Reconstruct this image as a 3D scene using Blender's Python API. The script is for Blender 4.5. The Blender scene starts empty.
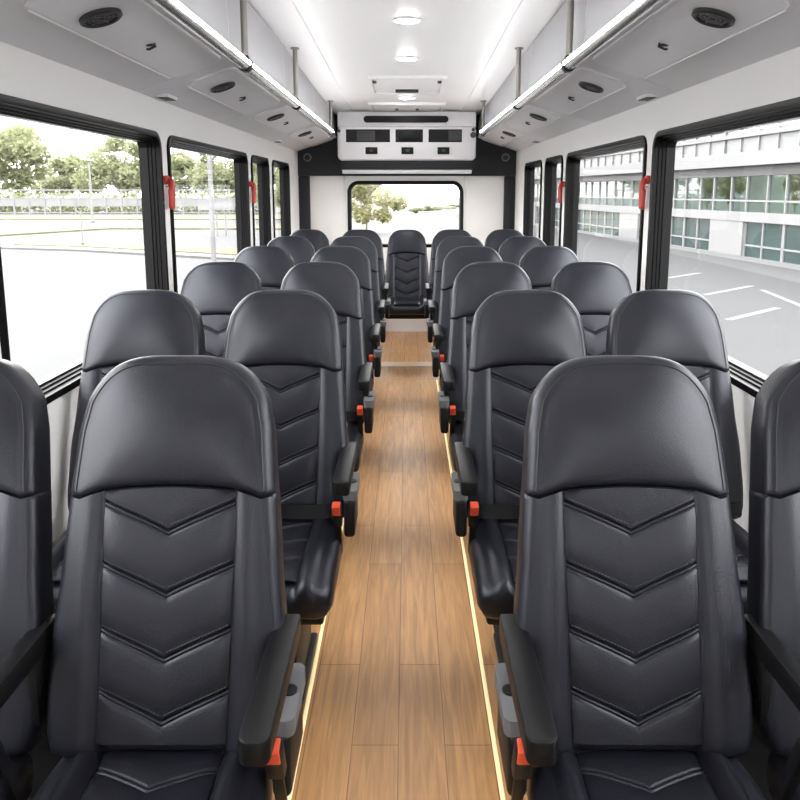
import bpy, bmesh, math, random
from mathutils import Vector, Matrix
from mathutils.geometry import tessellate_polygon
random.seed(7)
PI = math.pi
scene = bpy.context.scene
COL = scene.collection

# ------------------------------------------------------------------ camera
F = 720.0; CX = 407.0; CYH = 192.0; PPY = 308.0; EYE = 1.49
TH = math.atan((PPY - CYH) / F); CT, ST = math.cos(TH), math.sin(TH)
cam = bpy.data.cameras.new('camera'); cam_o = bpy.data.objects.new('camera', cam); COL.objects.link(cam_o)
cam.sensor_width = 36; cam.lens = F / 800 * 36
cam.shift_x = -(CX - 400) / 800; cam.shift_y = -(400 - PPY) / 800
cam.clip_start = 0.02; cam.clip_end = 800
cam_o.location = (0, 0, EYE); cam_o.rotation_euler = (PI / 2 - TH, 0, 0)
scene.camera = cam_o

def at_y(u, v, Y):           # photo point -> point of the plane at depth Y
    k = (v - CYH) * CT / F
    zc = Y * CT / (1 - k * ST)
    return ((u - CX) * zc / F, Y, EYE - k * zc)
def at_z(u, v, z):           # photo point -> point of the level z
    d = EYE - z
    zc = F * d / (CT * (v - CYH))
    return ((u - CX) * zc / F, (zc - d * ST) / CT, z)

# ------------------------------------------------------------------ materials
def nt(name):
    m = bpy.data.materials.new(name); m.use_nodes = True
    return m, m.node_tree.nodes, m.node_tree.links, m.node_tree.nodes['Principled BSDF']
def mat(name, col, rough=0.5, metal=0.0, spec=0.5, bump=0.0, bscale=200, var=0.0, vscale=6, emit=None, estr=0, coat=0):
    m, N, L, B = nt(name)
    B.inputs['Base Color'].default_value = (*col, 1); B.inputs['Roughness'].default_value = rough
    B.inputs['Metallic'].default_value = metal; B.inputs['Specular IOR Level'].default_value = spec
    if coat: B.inputs['Coat Weight'].default_value = coat
    if emit:
        B.inputs['Emission Color'].default_value = (*emit, 1); B.inputs['Emission Strength'].default_value = estr
    tc = N.new('ShaderNodeTexCoord')
    if bump:
        t = N.new('ShaderNodeTexNoise'); t.inputs['Scale'].default_value = bscale; t.inputs['Detail'].default_value = 3
        b = N.new('ShaderNodeBump'); b.inputs['Strength'].default_value = bump; b.inputs['Distance'].default_value = 0.002
        L.new(tc.outputs['Object'], t.inputs['Vector']); L.new(t.outputs['Fac'], b.inputs['Height']); L.new(b.outputs['Normal'], B.inputs['Normal'])
    if var:
        t = N.new('ShaderNodeTexNoise'); t.inputs['Scale'].default_value = vscale; t.inputs['Detail'].default_value = 4
        r = N.new('ShaderNodeMix'); r.data_type = 'RGBA'
        r.inputs['A'].default_value = (*[c * (1 - var) for c in col], 1); r.inputs['B'].default_value = (*[min(1, c * (1 + var)) for c in col], 1)
        L.new(tc.outputs['Object'], t.inputs['Vector']); L.new(t.outputs['Fac'], r.inputs['Factor']); L.new(r.outputs['Result'], B.inputs['Base Color'])
    return m
M = {}
M['leather'] = mat('leather', (0.0090, 0.0094, 0.0140), 0.35, spec=0.44, bump=0.25, bscale=420)
M['leather'].node_tree.nodes['Principled BSDF'].inputs['Specular Tint'].default_value = (0.91, 0.93, 1, 1)
M['thread'] = mat('thread', (0.035, 0.037, 0.042), 0.7)
M['piping'] = mat('piping', (0.012, 0.014, 0.017), 0.45)
M['black'] = mat('black_plastic', (0.006, 0.006, 0.0065), 0.42, spec=0.3, bump=0.15, bscale=500)
M['armblack'] = mat('arm_plastic', (0.0055, 0.0055, 0.006), 0.42, spec=0.26, bump=0.15, bscale=500)
M['darkgrey'] = mat('dark_panel', (0.010, 0.011, 0.014), 0.5, spec=0.35, bump=0.1, bscale=300)
M['capgrey'] = mat('grey_plastic', (0.115, 0.115, 0.12), 0.5, bump=0.1, bscale=400)
M['orange'] = mat('orange_plastic', (0.62, 0.065, 0.025), 0.4)
M['red'] = mat('red_plastic', (0.40, 0.022, 0.014), 0.38)
M['wall'] = mat('white_wall', (0.85, 0.84, 0.83), 0.5, bump=0.04, bscale=60)
M['ceil'] = mat('ceiling_white', (0.92, 0.92, 0.925), 0.38, var=0.01)
M['bin'] = mat('silver_grey_panel', (0.86, 0.86, 0.885), 0.45, metal=0.25, var=0.05, vscale=3)
M['grille'] = mat('grille_grey', (0.16, 0.16, 0.165), 0.4, metal=0.3)
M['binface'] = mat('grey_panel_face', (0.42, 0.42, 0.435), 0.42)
M['door'] = mat('silver_grey_door', (0.91, 0.91, 0.935), 0.40, metal=0.25, var=0.05, vscale=3)
M['chrome'] = mat('brushed_chrome', (0.80, 0.79, 0.78), 0.24, metal=1.0)
M['steel'] = mat('post_steel', (0.30, 0.285, 0.265), 0.28, metal=1.0)
M['rubber'] = mat('window_rubber', (0.003, 0.003, 0.0035), 0.32, spec=0.14)
M['acwhite'] = mat('unit_white', (0.86, 0.85, 0.87), 0.45)
M['screen'] = mat('dark_vent', (0.006, 0.006, 0.007), 0.35, spec=0.2)
M['ventgrey'] = mat('vent_flap', (0.035, 0.035, 0.038), 0.4)
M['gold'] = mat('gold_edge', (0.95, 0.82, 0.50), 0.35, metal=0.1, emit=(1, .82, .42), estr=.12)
M['threshold'] = mat('threshold', (0.62, 0.48, 0.36), 0.4)
M['lamp'] = mat('lamp_glow', (1, 1, 1), 0.4, emit=(1, 1, 1), estr=26)
M['strip'] = mat('strip_glow', (0.5, 0.5, 0.5), 0.3, emit=(1, 1, 1), estr=0.03)
M['seam'] = mat('seam_gap', (0.05, 0.05, 0.055), 0.6)
M['concrete'] = mat('pale_concrete', (0.0636, 0.0631, 0.0626), 0.9, var=0.08, vscale=0.4)
M['asphalt'] = mat('grey_asphalt', (0.0380, 0.0380, 0.0388), 0.9, var=0.12, vscale=0.5)
M['paint'] = mat('white_paint', (0.1224, 0.1224, 0.1206), 0.8)
M['grass'] = mat('dry_grass', (0.0870, 0.0843, 0.0408), 0.9, var=0.25, vscale=1.5)
M['curb'] = mat('curb', (0.0867, 0.0842, 0.0816), 0.9)
M['leaf'] = mat('leaf', (0.2448, 0.2618, 0.1462), 0.7, var=0.25, vscale=0.5)
M['leaf2'] = mat('leaf_yellow', (0.2720, 0.2652, 0.1292), 0.7, var=0.35, vscale=0.5)
M['bark'] = mat('bark', (0.16, 0.13, 0.10), 0.9)
M['fence'] = mat('fence_white', (0.1469, 0.1469, 0.1469), 0.6)
M['bwhite'] = mat('facade_white', (0.1598, 0.1598, 0.1598), 0.7)
M['bgrey'] = mat('facade_grey', (0.0510, 0.0510, 0.0544), 0.6)  # facade colour darkened to carry the shade below the fascia
M['bpale'] = mat('facade_pale', (0.1258, 0.1292, 0.1292), 0.4)
M['bglass'] = mat('shop_glass', (0.0272, 0.0442, 0.0422), 0.12, spec=0.6, var=0.5, vscale=0.7)
M['mull'] = mat('mullion_white', (0.1598, 0.1632, 0.1632), 0.5)

def glass(name, tint, k=1.45):
    m, N, L, B = nt(name); N.remove(B)
    t = N.new('ShaderNodeBsdfTransparent'); t.inputs['Color'].default_value = (*tint, 1)
    g = N.new('ShaderNodeBsdfGlossy'); g.inputs['Roughness'].default_value = 0.02
    lw = N.new('ShaderNodeLayerWeight'); lw.inputs['Blend'].default_value = 0.5
    pw = N.new('ShaderNodeMath'); pw.operation = 'POWER'; pw.inputs[1].default_value = 5; L.new(lw.outputs['Facing'], pw.inputs[0])
    ma = N.new('ShaderNodeMath'); ma.operation = 'MULTIPLY_ADD'; ma.inputs[1].default_value = 0.5; ma.inputs[2].default_value = k; L.new(pw.outputs[0], ma.inputs[0])
    mx = N.new('ShaderNodeMixShader'); L.new(ma.outputs[0], mx.inputs['Fac']); L.new(t.outputs[0], mx.inputs[1]); L.new(g.outputs[0], mx.inputs[2])
    L.new(mx.outputs[0], N['Material Output'].inputs['Surface']); return m
M['glass'] = glass('window_glass', (0.985, 0.985, 0.985), 0.012)
M['tglass'] = glass('curtain_glass', (0.80, 0.86, 0.84), 0.06)

def wood():
    m, N, L, B = nt('wood_plank_floor')
    tc = N.new('ShaderNodeTexCoord'); sp = N.new('ShaderNodeSeparateXYZ'); cb = N.new('ShaderNodeCombineXYZ')
    L.new(tc.outputs['Object'], sp.inputs[0])
    ad = N.new('ShaderNodeMath'); ad.operation = 'ADD'; ad.inputs[1].default_value = 0.0235 + 0.127 * 20
    L.new(sp.outputs['X'], ad.inputs[0]); ay = N.new('ShaderNodeMath'); ay.operation = 'ADD'; ay.inputs[1].default_value = 0.19; L.new(sp.outputs['Y'], ay.inputs[0]); L.new(ay.outputs[0], cb.inputs['X']); L.new(ad.outputs[0], cb.inputs['Y'])
    br = N.new('ShaderNodeTexBrick'); br.offset = 0.65; br.offset_frequency = 2; br.squash = 1
    br.inputs['Scale'].default_value = 1; br.inputs['Brick Width'].default_value = 0.97; br.inputs['Row Height'].default_value = 0.127
    br.inputs['Mortar Size'].default_value = 0.0014; br.inputs['Mortar Smooth'].default_value = 0.3
    br.inputs['Color1'].default_value = (0.645, 0.355, 0.155, 1); br.inputs['Color2'].default_value = (0.555, 0.30, 0.126, 1)
    br.inputs['Mortar'].default_value = (0.24, 0.125, 0.058, 1)
    L.new(cb.outputs[0], br.inputs['Vector'])
    mp = N.new('ShaderNodeMapping'); mp.inputs['Scale'].default_value = (26, 1.5, 1); L.new(tc.outputs['Object'], mp.inputs['Vector'])
    n1 = N.new('ShaderNodeTexNoise'); n1.inputs['Scale'].default_value = 2.2; n1.inputs['Detail'].default_value = 8; n1.inputs['Distortion'].default_value = 1.2
    L.new(mp.outputs[0], n1.inputs['Vector'])
    rp = N.new('ShaderNodeValToRGB'); rp.color_ramp.elements[0].position = 0.3; rp.color_ramp.elements[0].color = (0.72, 0.70, 0.68, 1)
    rp.color_ramp.elements[1].position = 0.7; rp.color_ramp.elements[1].color = (1.12, 1.12, 1.12, 1); L.new(n1.outputs['Fac'], rp.inputs[0])
    mx = N.new('ShaderNodeMix'); mx.data_type = 'RGBA'; mx.blend_type = 'MULTIPLY'; mx.inputs['Factor'].default_value = 1
    L.new(br.outputs['Color'], mx.inputs['A']); L.new(rp.outputs['Color'], mx.inputs['B']); L.new(mx.outputs['Result'], B.inputs['Base Color'])
    B.inputs['Roughness'].default_value = 0.36
    b = N.new('ShaderNodeBump'); b.inputs['Strength'].default_value = 0.12; b.inputs['Distance'].default_value = 0.002
    L.new(n1.outputs['Fac'], b.inputs['Height']); L.new(b.outputs['Normal'], B.inputs['Normal'])
    return m
M['wood'] = wood()
for lm in (M['leaf'], M['leaf2']):        # leaves let some light through
    N, L = lm.node_tree.nodes, lm.node_tree.links; B = N['Principled BSDF']; T = N.new('ShaderNodeBsdfTranslucent'); X = N.new('ShaderNodeMixShader'); X.inputs['Fac'].default_value = 0.45
    L.new(B.inputs['Base Color'].links[0].from_socket, T.inputs['Color']); L.new(B.outputs[0], X.inputs[1]); L.new(T.outputs[0], X.inputs[2]); L.new(X.outputs[0], N['Material Output'].inputs['Surface'])
M['edge'] = mat('bright_edge', (0.9, 0.9, 0.9), 0.3, metal=0.6)
M['sidefloor'] = mat('black_floor_rubber', (0.008, 0.008, 0.008), 0.6, spec=0.3)

# ------------------------------------------------------------------ mesh builder
class MB:
    def __init__(s): s.v = []; s.f = []; s.m = []; s.mi = 0
    def add(s, vs, fs):
        o = len(s.v); s.v += [tuple(p) for p in vs]
        for f in fs: s.f.append([i + o for i in f]); s.m.append(s.mi)
    def box(s, c, d, bev=0.0, seg=2, rot=None):
        bm = bmesh.new(); bmesh.ops.create_cube(bm, size=1)
        bmesh.ops.scale(bm, vec=d, verts=bm.verts)
        if bev: bmesh.ops.bevel(bm, geom=list(bm.edges), offset=bev, segments=seg, profile=0.5, affect='EDGES')
        mt = Matrix.Translation(c) @ (rot.to_4x4() if rot else Matrix.Identity(4))
        bm.verts.index_update()
        s.add([mt @ v.co for v in bm.verts], [[v.index for v in f.verts] for f in bm.faces]); bm.free()
    def span(s, a, b, bev=0.0, seg=2):
        s.box([(a[i] + b[i]) / 2 for i in range(3)], [abs(b[i] - a[i]) for i in range(3)], bev, seg)
    def tube(s, pts, r, n=12, cap=True):
        pts = [Vector(p) for p in pts]; rs = r if isinstance(r, (list, tuple)) else [r] * len(pts)
        rings = []; up = None
        for i, p in enumerate(pts):
            t = (pts[min(i + 1, len(pts) - 1)] - pts[max(i - 1, 0)]).normalized()
            if up is None: up = Vector((0, 0, 1)) if abs(t.z) < 0.9 else Vector((1, 0, 0))
            x = t.cross(up).normalized(); y = x.cross(t).normalized(); up = y
            rings.append([p + (x * math.cos(2 * PI * k / n) + y * math.sin(2 * PI * k / n)) * rs[i] for k in range(n)])
        fs = []
        for i in range(len(pts) - 1):
            for k in range(n):
                fs.append([i * n + k, i * n + (k + 1) % n, (i + 1) * n + (k + 1) % n, (i + 1) * n + k])
        if cap: fs.append(list(range(n))[::-1]); fs.append([(len(pts) - 1) * n + k for k in range(n)])
        s.add([p for r_ in rings for p in r_], fs)
    def disc(s, c, nrm, r, h, n=24, r2=None):
        c = Vector(c); nrm = Vector(nrm).normalized(); s.tube([c, c + nrm * h], [r, r if r2 is None else r2], n)
    def prism(s, poly, y0, y1, mp):       # poly 2D, extruded between y0 and y1
        n = len(poly); vs = [mp(p[0], p[1], y0) for p in poly] + [mp(p[0], p[1], y1) for p in poly]
        tri = tessellate_polygon([[Vector((p[0], p[1], 0)) for p in poly]])
        fs = [list(t) for t in tri] + [[i + n for i in t][::-1] for t in tri]
        fs += [[i, (i + 1) % n, (i + 1) % n + n, i + n] for i in range(n)]
        s.add(vs, fs)
    def plate(s, outer, holes, mp, d0, d1):   # flat plate with holes
        loops = [outer] + holes; flat = [p for l in loops for p in l]; n = len(flat)
        tri = tessellate_polygon([[Vector((p[0], p[1], 0)) for p in l] for l in loops])
        fs = [list(t) for t in tri] + [[i + n for i in t][::-1] for t in tri]
        o = 0
        for l in loops:
            k = len(l); fs += [[o + i, o + (i + 1) % k, o + (i + 1) % k + n, o + i + n] for i in range(k)]; o += k
        s.add([mp(p[0], p[1], d0) for p in flat] + [mp(p[0], p[1], d1) for p in flat], fs)
    def ring(s, loop, prof, mp):              # loop: (x, y, nx, ny); prof: (offset, depth), closed section
        k = len(loop); m = len(prof)
        vs = [mp(x + nx * o, y + ny * o, d) for (o, d) in prof for (x, y, nx, ny) in loop]
        fs = [[j * k + i, j * k + (i + 1) % k, ((j + 1) % m) * k + (i + 1) % k, ((j + 1) % m) * k + i] for j in range(m) for i in range(k)]
        s.add(vs, fs)
    def pillow(s, G, T, r, mp, k=4):
        nr, nc = len(G), len(G[0])
        V = [g for row in G for g in row]; fs = []
        for i in range(nr - 1):
            for j in range(nc - 1): fs.append([i * nc + j, i * nc + j + 1, (i + 1) * nc + j + 1, (i + 1) * nc + j])
        B = [j for j in range(nc)] + [i * nc + nc - 1 for i in range(1, nr)] + [(nr - 1) * nc + j for j in range(nc - 2, -1, -1)] + [i * nc for i in range(nr - 2, 0, -1)]
        nb = len(B); nn = []
        for i in range(nb):
            a, b, c = V[B[i - 1]], V[B[i]], V[B[(i + 1) % nb]]
            t1 = Vector((b[0] - a[0], b[1] - a[1])).normalized(); t2 = Vector((c[0] - b[0], c[1] - b[1])).normalized()
            t = t1 + t2; nn.append(Vector((t.y, -t.x)).normalized())
        prev = B[:]; steps = []
        for q in range(1, k + 1):
            a = q / k * PI / 2; steps.append((r * math.sin(a), lambda n, a=a: n - r * (1 - math.cos(a))))
        for q in range(k, -1, -1):
            a = q / k * PI / 2; steps.append((r * math.sin(a), lambda n, a=a: -T + r * (1 - math.cos(a))))
        for off, fn in steps:
            cur = []
            for i in range(nb):
                p = V[B[i]]; cur.append(len(V)); V.append((p[0] + nn[i].x * off, p[1] + nn[i].y * off, fn(p[2])))
            for i in range(nb): fs.append([prev[i], cur[i], cur[(i + 1) % nb], prev[(i + 1) % nb]])
            prev = cur
        bi = {B[i]: prev[i] for i in range(nb)}
        for i in range(nr * nc):
            if i not in bi: bi[i] = len(V); V.append((V[i][0], V[i][1], -T))
        for i in range(nr - 1):
            for j in range(nc - 1): fs.append([bi[x] for x in (i * nc + j, (i + 1) * nc + j, (i + 1) * nc + j + 1, i * nc + j + 1)])
        s.add([mp(*p) for p in V], fs)
        return [(V[B[i]], nn[i]) for i in range(nb)]
    def mesh(s, name, mats, smooth=40):
        me = bpy.data.meshes.new(name); me.from_pydata(s.v, [], s.f)
        mats = mats if isinstance(mats, (list, tuple)) else [mats]
        for m in mats: me.materials.append(m)
        bm = bmesh.new(); bm.from_mesh(me)
        for i, f in enumerate(bm.faces): f.material_index = s.m[i] if i < len(s.m) else 0
        bmesh.ops.recalc_face_normals(bm, faces=bm.faces); bm.to_mesh(me); bm.free()
        me.polygons.foreach_set('use_smooth', [True] * len(me.polygons))
        me.set_sharp_from_angle(angle=math.radians(smooth)); me.update(); return me
    def build(s, name, mats, parent=None, smooth=40):
        return link(name, s.mesh(name, mats, smooth), parent)
def link(name, me, parent=None):
    o = bpy.data.objects.new(name, me); COL.objects.link(o)
    if parent: o.parent = parent
    return o
def tag(o, label=None, cat=None, group=None, kind=None):
    if label: o['label'] = label
    if cat: o['category'] = cat
    if group: o['group'] = group
    if kind: o['kind'] = kind
    return o
def empty(name, loc=(0, 0, 0), rz=0):
    o = bpy.data.objects.new(name, None); COL.objects.link(o); o.location = loc; o.rotation_euler = (0, 0, rz); o.empty_display_size = 0.1; return o
def copy_tree(o, parent=None):
    c = o.copy(); COL.objects.link(c)
    if parent: c.parent = parent
    for ch in list(o.children): copy_tree(ch, c)
    return c
def I(x, y, z): return (x, y, z)
def rrect(x0, y0, x1, y1, r, n=8, full=False):
    out = []
    for (cx, cy, a0) in ((x1 - r, y0 + r, -PI / 2), (x1 - r, y1 - r, 0), (x0 + r, y1 - r, PI / 2), (x0 + r, y0 + r, PI)):
        for i in range(n + 1):
            a = a0 + PI / 2 * i / n; nx, ny = math.cos(a), math.sin(a); out.append((cx + r * nx, cy + r * ny, nx, ny))
    return out if full else [(p[0], p[1]) for p in out]

# ------------------------------------------------------------------ room shell
WX = 1.13; Y0, Y1 = -2.6, 7.65; ZT = EYE + 0.415
WZ0, WZ1 = 0.857, 1.738
WIN = [(1.98, 3.34), (3.48, 5.15), (5.32, 5.94), (6.14, 6.96)]
WINX = [(0.25, 1.86)]
b = MB(); b.span((-.35, Y0, -0.12), (.30, Y1, 0)); b.mi = 1; b.span((-WX, Y0, -0.12), (-.35, 5.75, 0)); b.span((.30, Y0, -0.12), (WX, 5.75, 0)); b.mi = 0; b.span((-WX, 5.75, -0.12), (-.35, Y1, 0)); b.span((.30, 5.75, -0.12), (WX, Y1, 0)); tag(b.build('floor', [M['wood'], M['sidefloor']]), 'wood plank bus floor', None, None, 'structure')

FR = [(.020, .0005), (.020, -.011), (.008, -.014), (-.004, -.011), (-.005, .010), (-.011, .011), (-.012, .024), (-.018, .026), (-.019, .038), (-.026, .040), (-.026, .079), (-.001, .079), (-.001, .0005)]
wn = 0
for side, sg in (('left', -1), ('right', 1)):
    mp = lambda y, z, d, sg=sg: (sg * (WX + d), y, z)
    w = MB()
    w.plate([(Y0, 0), (Y1, 0), (Y1, ZT), (Y0, ZT)], [rrect(a, WZ0, c, WZ1, .055) for a, c in WIN + WINX], mp, 0, .075)
    tag(w.build('wall_' + side, M['wall']), 'white bus side wall on the %s' % side, None, None, 'structure')
    for i, (a, c) in enumerate(WIN + WINX):
        wn += 1
        e = empty('window_%d' % wn, mp((a + c) / 2, WZ0, 0)); tag(e, 'black-framed bus window on the %s wall' % side, None, None, 'structure')
        ox, oy, oz = e.location
        mq = lambda y, z, d, o=(ox, oy, oz), mp=mp: tuple(p - q for p, q in zip(mp(y, z, d), o))
        f = MB(); f.ring(rrect(a, WZ0, c, WZ1, .055, 8, True), FR, mq); f.build('window_frame', M['rubber'], e, 35)
        g = MB(); g.plate(rrect(a + .02, WZ0 + .02, c - .02, WZ1 - .02, .05), [], mq, .047, .051); g.build('window_pane', M['glass'], e)

# rear wall + window
rx0, _, rz1 = at_y(349, 182.5, Y1); rx1, _, rz0 = at_y(461, 245.5, Y1)
mpr = lambda x, z, d: (x, Y1 + d, z)
w = MB(); w.plate([(-WX - .07, 0), (WX + .07, 0), (WX + .07, EYE + .98), (-WX - .07, EYE + .98)], [rrect(rx0, rz0, rx1, rz1, .10)], mpr, 0, .08)
tag(w.build('wall_rear', M['wall']), 'white rear wall of the bus', None, None, 'structure')
wn += 1; e = empty('window_%d' % wn, (0, Y1, rz0)); tag(e, 'rear bus window with rounded corners', None, None, 'structure')
mq = lambda x, z, d: (x, d, z - rz0)
f = MB(); f.ring(rrect(rx0, rz0, rx1, rz1, .10, 8, True), [(.018, .0005), (.018, -.012), (-.010, -.016), (-.022, 0), (-.022, .05), (-.001, .05), (-.001, .0005)], mq); f.build('window_frame', M['rubber'], e)
g = MB(); g.plate(rrect(rx0 + .015, rz0 + .015, rx1 - .015, rz1 - .015, .09), [], mq, .040, .044); g.build('window_pane', M['glass'], e)
# front wall behind the camera with the windshield
w = MB(); w.plate([(-WX - .07, 0), (WX + .07, 0), (WX + .07, EYE + .98), (-WX - .07, EYE + .98)], [rrect(-1.0, 1.25, 1.0, 1.85, .12)], lambda x, z, d: (x, Y0 - d, z), 0, .08)
tag(w.build('wall_front', M['darkgrey']), 'front bulkhead around the windshield', None, None, 'structure')
wn += 1; g = MB(); g.plate(rrect(-.999, 1.251, .999, 1.849, .12), [], lambda x, z, d: (x, Y0 - d, z), .03, .036)
tag(g.build('window_%d' % wn, M['glass']), 'windshield behind the camera', None, None, 'structure')

# ceiling
CZ = 0.90
def ceil_z(Y): return CZ - max(0, Y - 4.0) * 0.03
prof = [(WX, .42), (WX, .84), (.86, .895), (.80, .895), (.552, .895), (.545, .903), (.40, .905), (.2, .908), (0, .909)]
prof = prof + [(-x, z) for x, z in prof[-2::-1]]
outer = [(-1.2, .42), (-1.2, .96), (-1.05, 1.06), (1.05, 1.06), (1.2, .96), (1.2, .42)]
poly = prof + outer
ys = [Y0, 4.0, Y1]; b = MB(); n = len(poly); vs = []
for Y in ys:
    for i, (x, z) in enumerate(poly): vs.append((x, Y, EYE + z - (max(0, Y - 4) * .03 if (i < len(prof) and abs(x) < 1) else 0)))
fs = []
for j in range(2):
    for i in range(n): fs.append([j * n + i, j * n + (i + 1) % n, (j + 1) * n + (i + 1) % n, (j + 1) * n + i])
tri = tessellate_polygon([[Vector((x, z, 0)) for x, z in poly]])
fs += [list(t) for t in tri] + [[i + 2 * n for i in t] for t in tri]
b.add(vs, fs); tag(b.build('ceiling', M['ceil'], None, 30), 'smooth white bus ceiling', None, None, 'structure')

# gold floor edge strips, threshold, rear dark header
for i, (x, nm) in enumerate(((-.293, 'left'), (.238, 'right'))):
    b = MB(); b.span((x - .006, -1.5, 0.0), (x + .006, 5.6, .006), .002); tag(b.build('trim_%d' % (i + 1), M['gold']), 'gold floor edge strip %s of the aisle' % nm, None, None, 'structure')
b = MB(); ty = at_z(407, 364.5, 0)[1]; b.span((-.33, ty - .085, 0), (.30, ty + .085, .005), .002)
tag(b.build('trim_3', M['threshold']), 'pale threshold strip across the aisle', None, None, 'structure')
b = MB(); hz = at_y(407, 176, Y1)[2]
b.span((-WX, Y1 - .06, hz), (WX, Y1, EYE + .78)); tag(b.build('trim_4', M['darkgrey']), 'dark rear header panel', None, None, 'structure')
for i, sg in enumerate((-1, 1)):
    b = MB(); b.span((sg * WX, Y1 - .05, .0), (sg * (WX - .115), Y1, hz), .01); tag(b.build('trim_%d' % (5 + i), M['darkgrey']), 'dark rear corner pillar', None, None, 'structure')
# rear wall panel joints
for i, u in enumerate((345, 465)):
    x = at_y(u, 200, Y1)[0]; b = MB(); b.span((x - .012, Y1 - .010, .0), (x + .012, Y1, hz), .004); tag(b.build('trim_%d' % (7 + i), M['wall']), 'thin upright joint strip on the rear wall', None, None, 'structure')

# ------------------------------------------------------------------ overhead panels
SL = .34
def under(x): return .415 + SL * (WX - x)
XI = .725
def slope_pt(x, Y, off, sg): # point on the underside, off below it
    nrm = Vector((-SL, -1)).normalized()     # (x,z) for right side: down and inwards
    return Vector((sg * (x + nrm.x * off), Y, EYE + under(x) + nrm.y * off))
ords = ['behind the camera', 'nearest the camera', 'second from the camera', 'third from the camera', 'farthest from the camera']
BY = [.35, 1.74, 3.11, 4.49, 5.87, 7.25]
for side, sg in (('left', -1), ('right', 1)):
    for k in range(5):
        ya, yb = BY[k] + .003, BY[k + 1] - .003
        if k == 4: yb = Y1 - .07
        e = empty('overhead_panel', (sg * .93, ya, EYE + .42))
        tag(e, 'silver grey overhead panel with round speaker above the %s windows, %s' % (side, ords[k]), 'overhead panel', 'overhead panels along both sides')
        o = Vector(e.location)
        b = MB(); zt = lambda Y: min(.885, ceil_z(Y) - .010)
        pr = [(WX - .001, .413), (XI, under(XI)), (XI + .006, under(XI) + .03), (XI + .012, under(XI) + .16), (XI + .02, None), (WX - .004, .80)]
        vs = []
        for Y in (ya, yb):
            for x, z in pr:
                zz = zt(Y) if z is None else min(z, zt(Y) - .0)
                vs.append((sg * x - o.x, Y - o.y, EYE + zz - o.z))
        m = len(pr); b.add(vs, [[i, (i + 1) % m, (i + 1) % m + m, i + m] for i in range(m)] + [list(range(m)), list(range(m, 2 * m))])
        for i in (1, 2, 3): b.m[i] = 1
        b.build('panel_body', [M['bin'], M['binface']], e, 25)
        # raised access door with rounded corners
        d = MB(); lp = rrect(XI + .03, ya + .14, .972, yb - .02, .055, 8, True); q = len(lp)
        loops = []
        for off, ht in ((0, -.001), (0, .007), (-.006, .012), (-.012, .012)):
            loops.append([slope_pt(x + nx * off, y + ny * off, ht, sg) - o for x, y, nx, ny in lp])
        fs = [[j * q + i, j * q + (i + 1) % q, (j + 1) * q + (i + 1) % q, (j + 1) * q + i] for j in range(3) for i in range(q)] + [[3 * q + i for i in range(q)]]
        d.add([p for l in loops for p in l], fs); ad_ = d.build('access_door', M['door'], e, 50)
        d = MB(); d.tube([slope_pt(.973, Y, .010, sg) - o for Y in (ya + .19, (ya + yb) / 2, yb - .06)], .0045, 8); d.build('edge_trim', M['edge'], ad_)
        # speaker
        nr = Vector((-SL * sg, 0, -1)).normalized(); cy = ya + .40
        c = slope_pt(.872, cy, .011, sg) - o
        s = MB(); tx = Vector((sg * 1, 0, -SL)).normalized() * 1.0; tx = (tx - nr * tx.dot(nr)).normalized(); ty_ = Vector((0, 1, 0))
        def P(rx, ry, h): return c + tx * rx + ty_ * ry + nr * h
        kk = 28; rad = [(.060, 0), (.060, .010), (.054, .014), (.047, .012), (.046, .002)]
        s.add([P(r * math.cos(2 * PI * i / kk), r * math.sin(2 * PI * i / kk), h) for r, h in rad for i in range(kk)],
              [[j * kk + i, j * kk + (i + 1) % kk, (j + 1) * kk + (i + 1) % kk, (j + 1) * kk + i] for j in range(4) for i in range(kk)])
        sp = s.build('speaker', M['ventgrey'], e)
        s = MB(); s.disc(P(0, 0, .0), nr, .047, .004, 28); s.build('speaker_cone', M['screen'], sp)
        s = MB()
        for rr in (.012, .024, .036): s.tube([P(rr * math.cos(2 * PI * i / 20), rr * math.sin(2 * PI * i / 20), .009) for i in range(21)], .0016, 5, False)
        for i in range(6):
            a = i * PI / 3 + .3; s.tube([P(.01 * math.cos(a), .01 * math.sin(a), .009), P(.03 * math.cos(a + .4), .03 * math.sin(a + .4), .010), P(.047 * math.cos(a + .2), .047 * math.sin(a + .2), .009)], .0016, 5)
        s.build('speaker_grille', M['grille'], sp)
        # latch
        cy = ya + .80; l = MB(); c = slope_pt(.872, cy, .011, sg) - o
        l.tube([P(-.016, 0, 0), P(-.016, 0, .012), P(.010, 0, .014), P(.016, 0, .010)], .004, 8); l.box(P(0.0, .0, .003), (.030, .022, .006), .002); l.build('latch', M['ventgrey'], e)
        if k in (2, 4):
            cy = at = {2: 3.36, 4: 6.2}[k]; v = MB(); c = slope_pt(1.088, cy, 0, sg) - o
            v.box(c + nr * .007, (.060, .13, .014), .003); vv = v.build('air_vent', M['door'], e)
            v = MB()
            for j in range(4): v.box(c + nr * .0145 + Vector((0, -.042 + .028 * j, 0)), (.046, .022, .006))
            v.build('vent_slot', M['screen'], vv)

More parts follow.
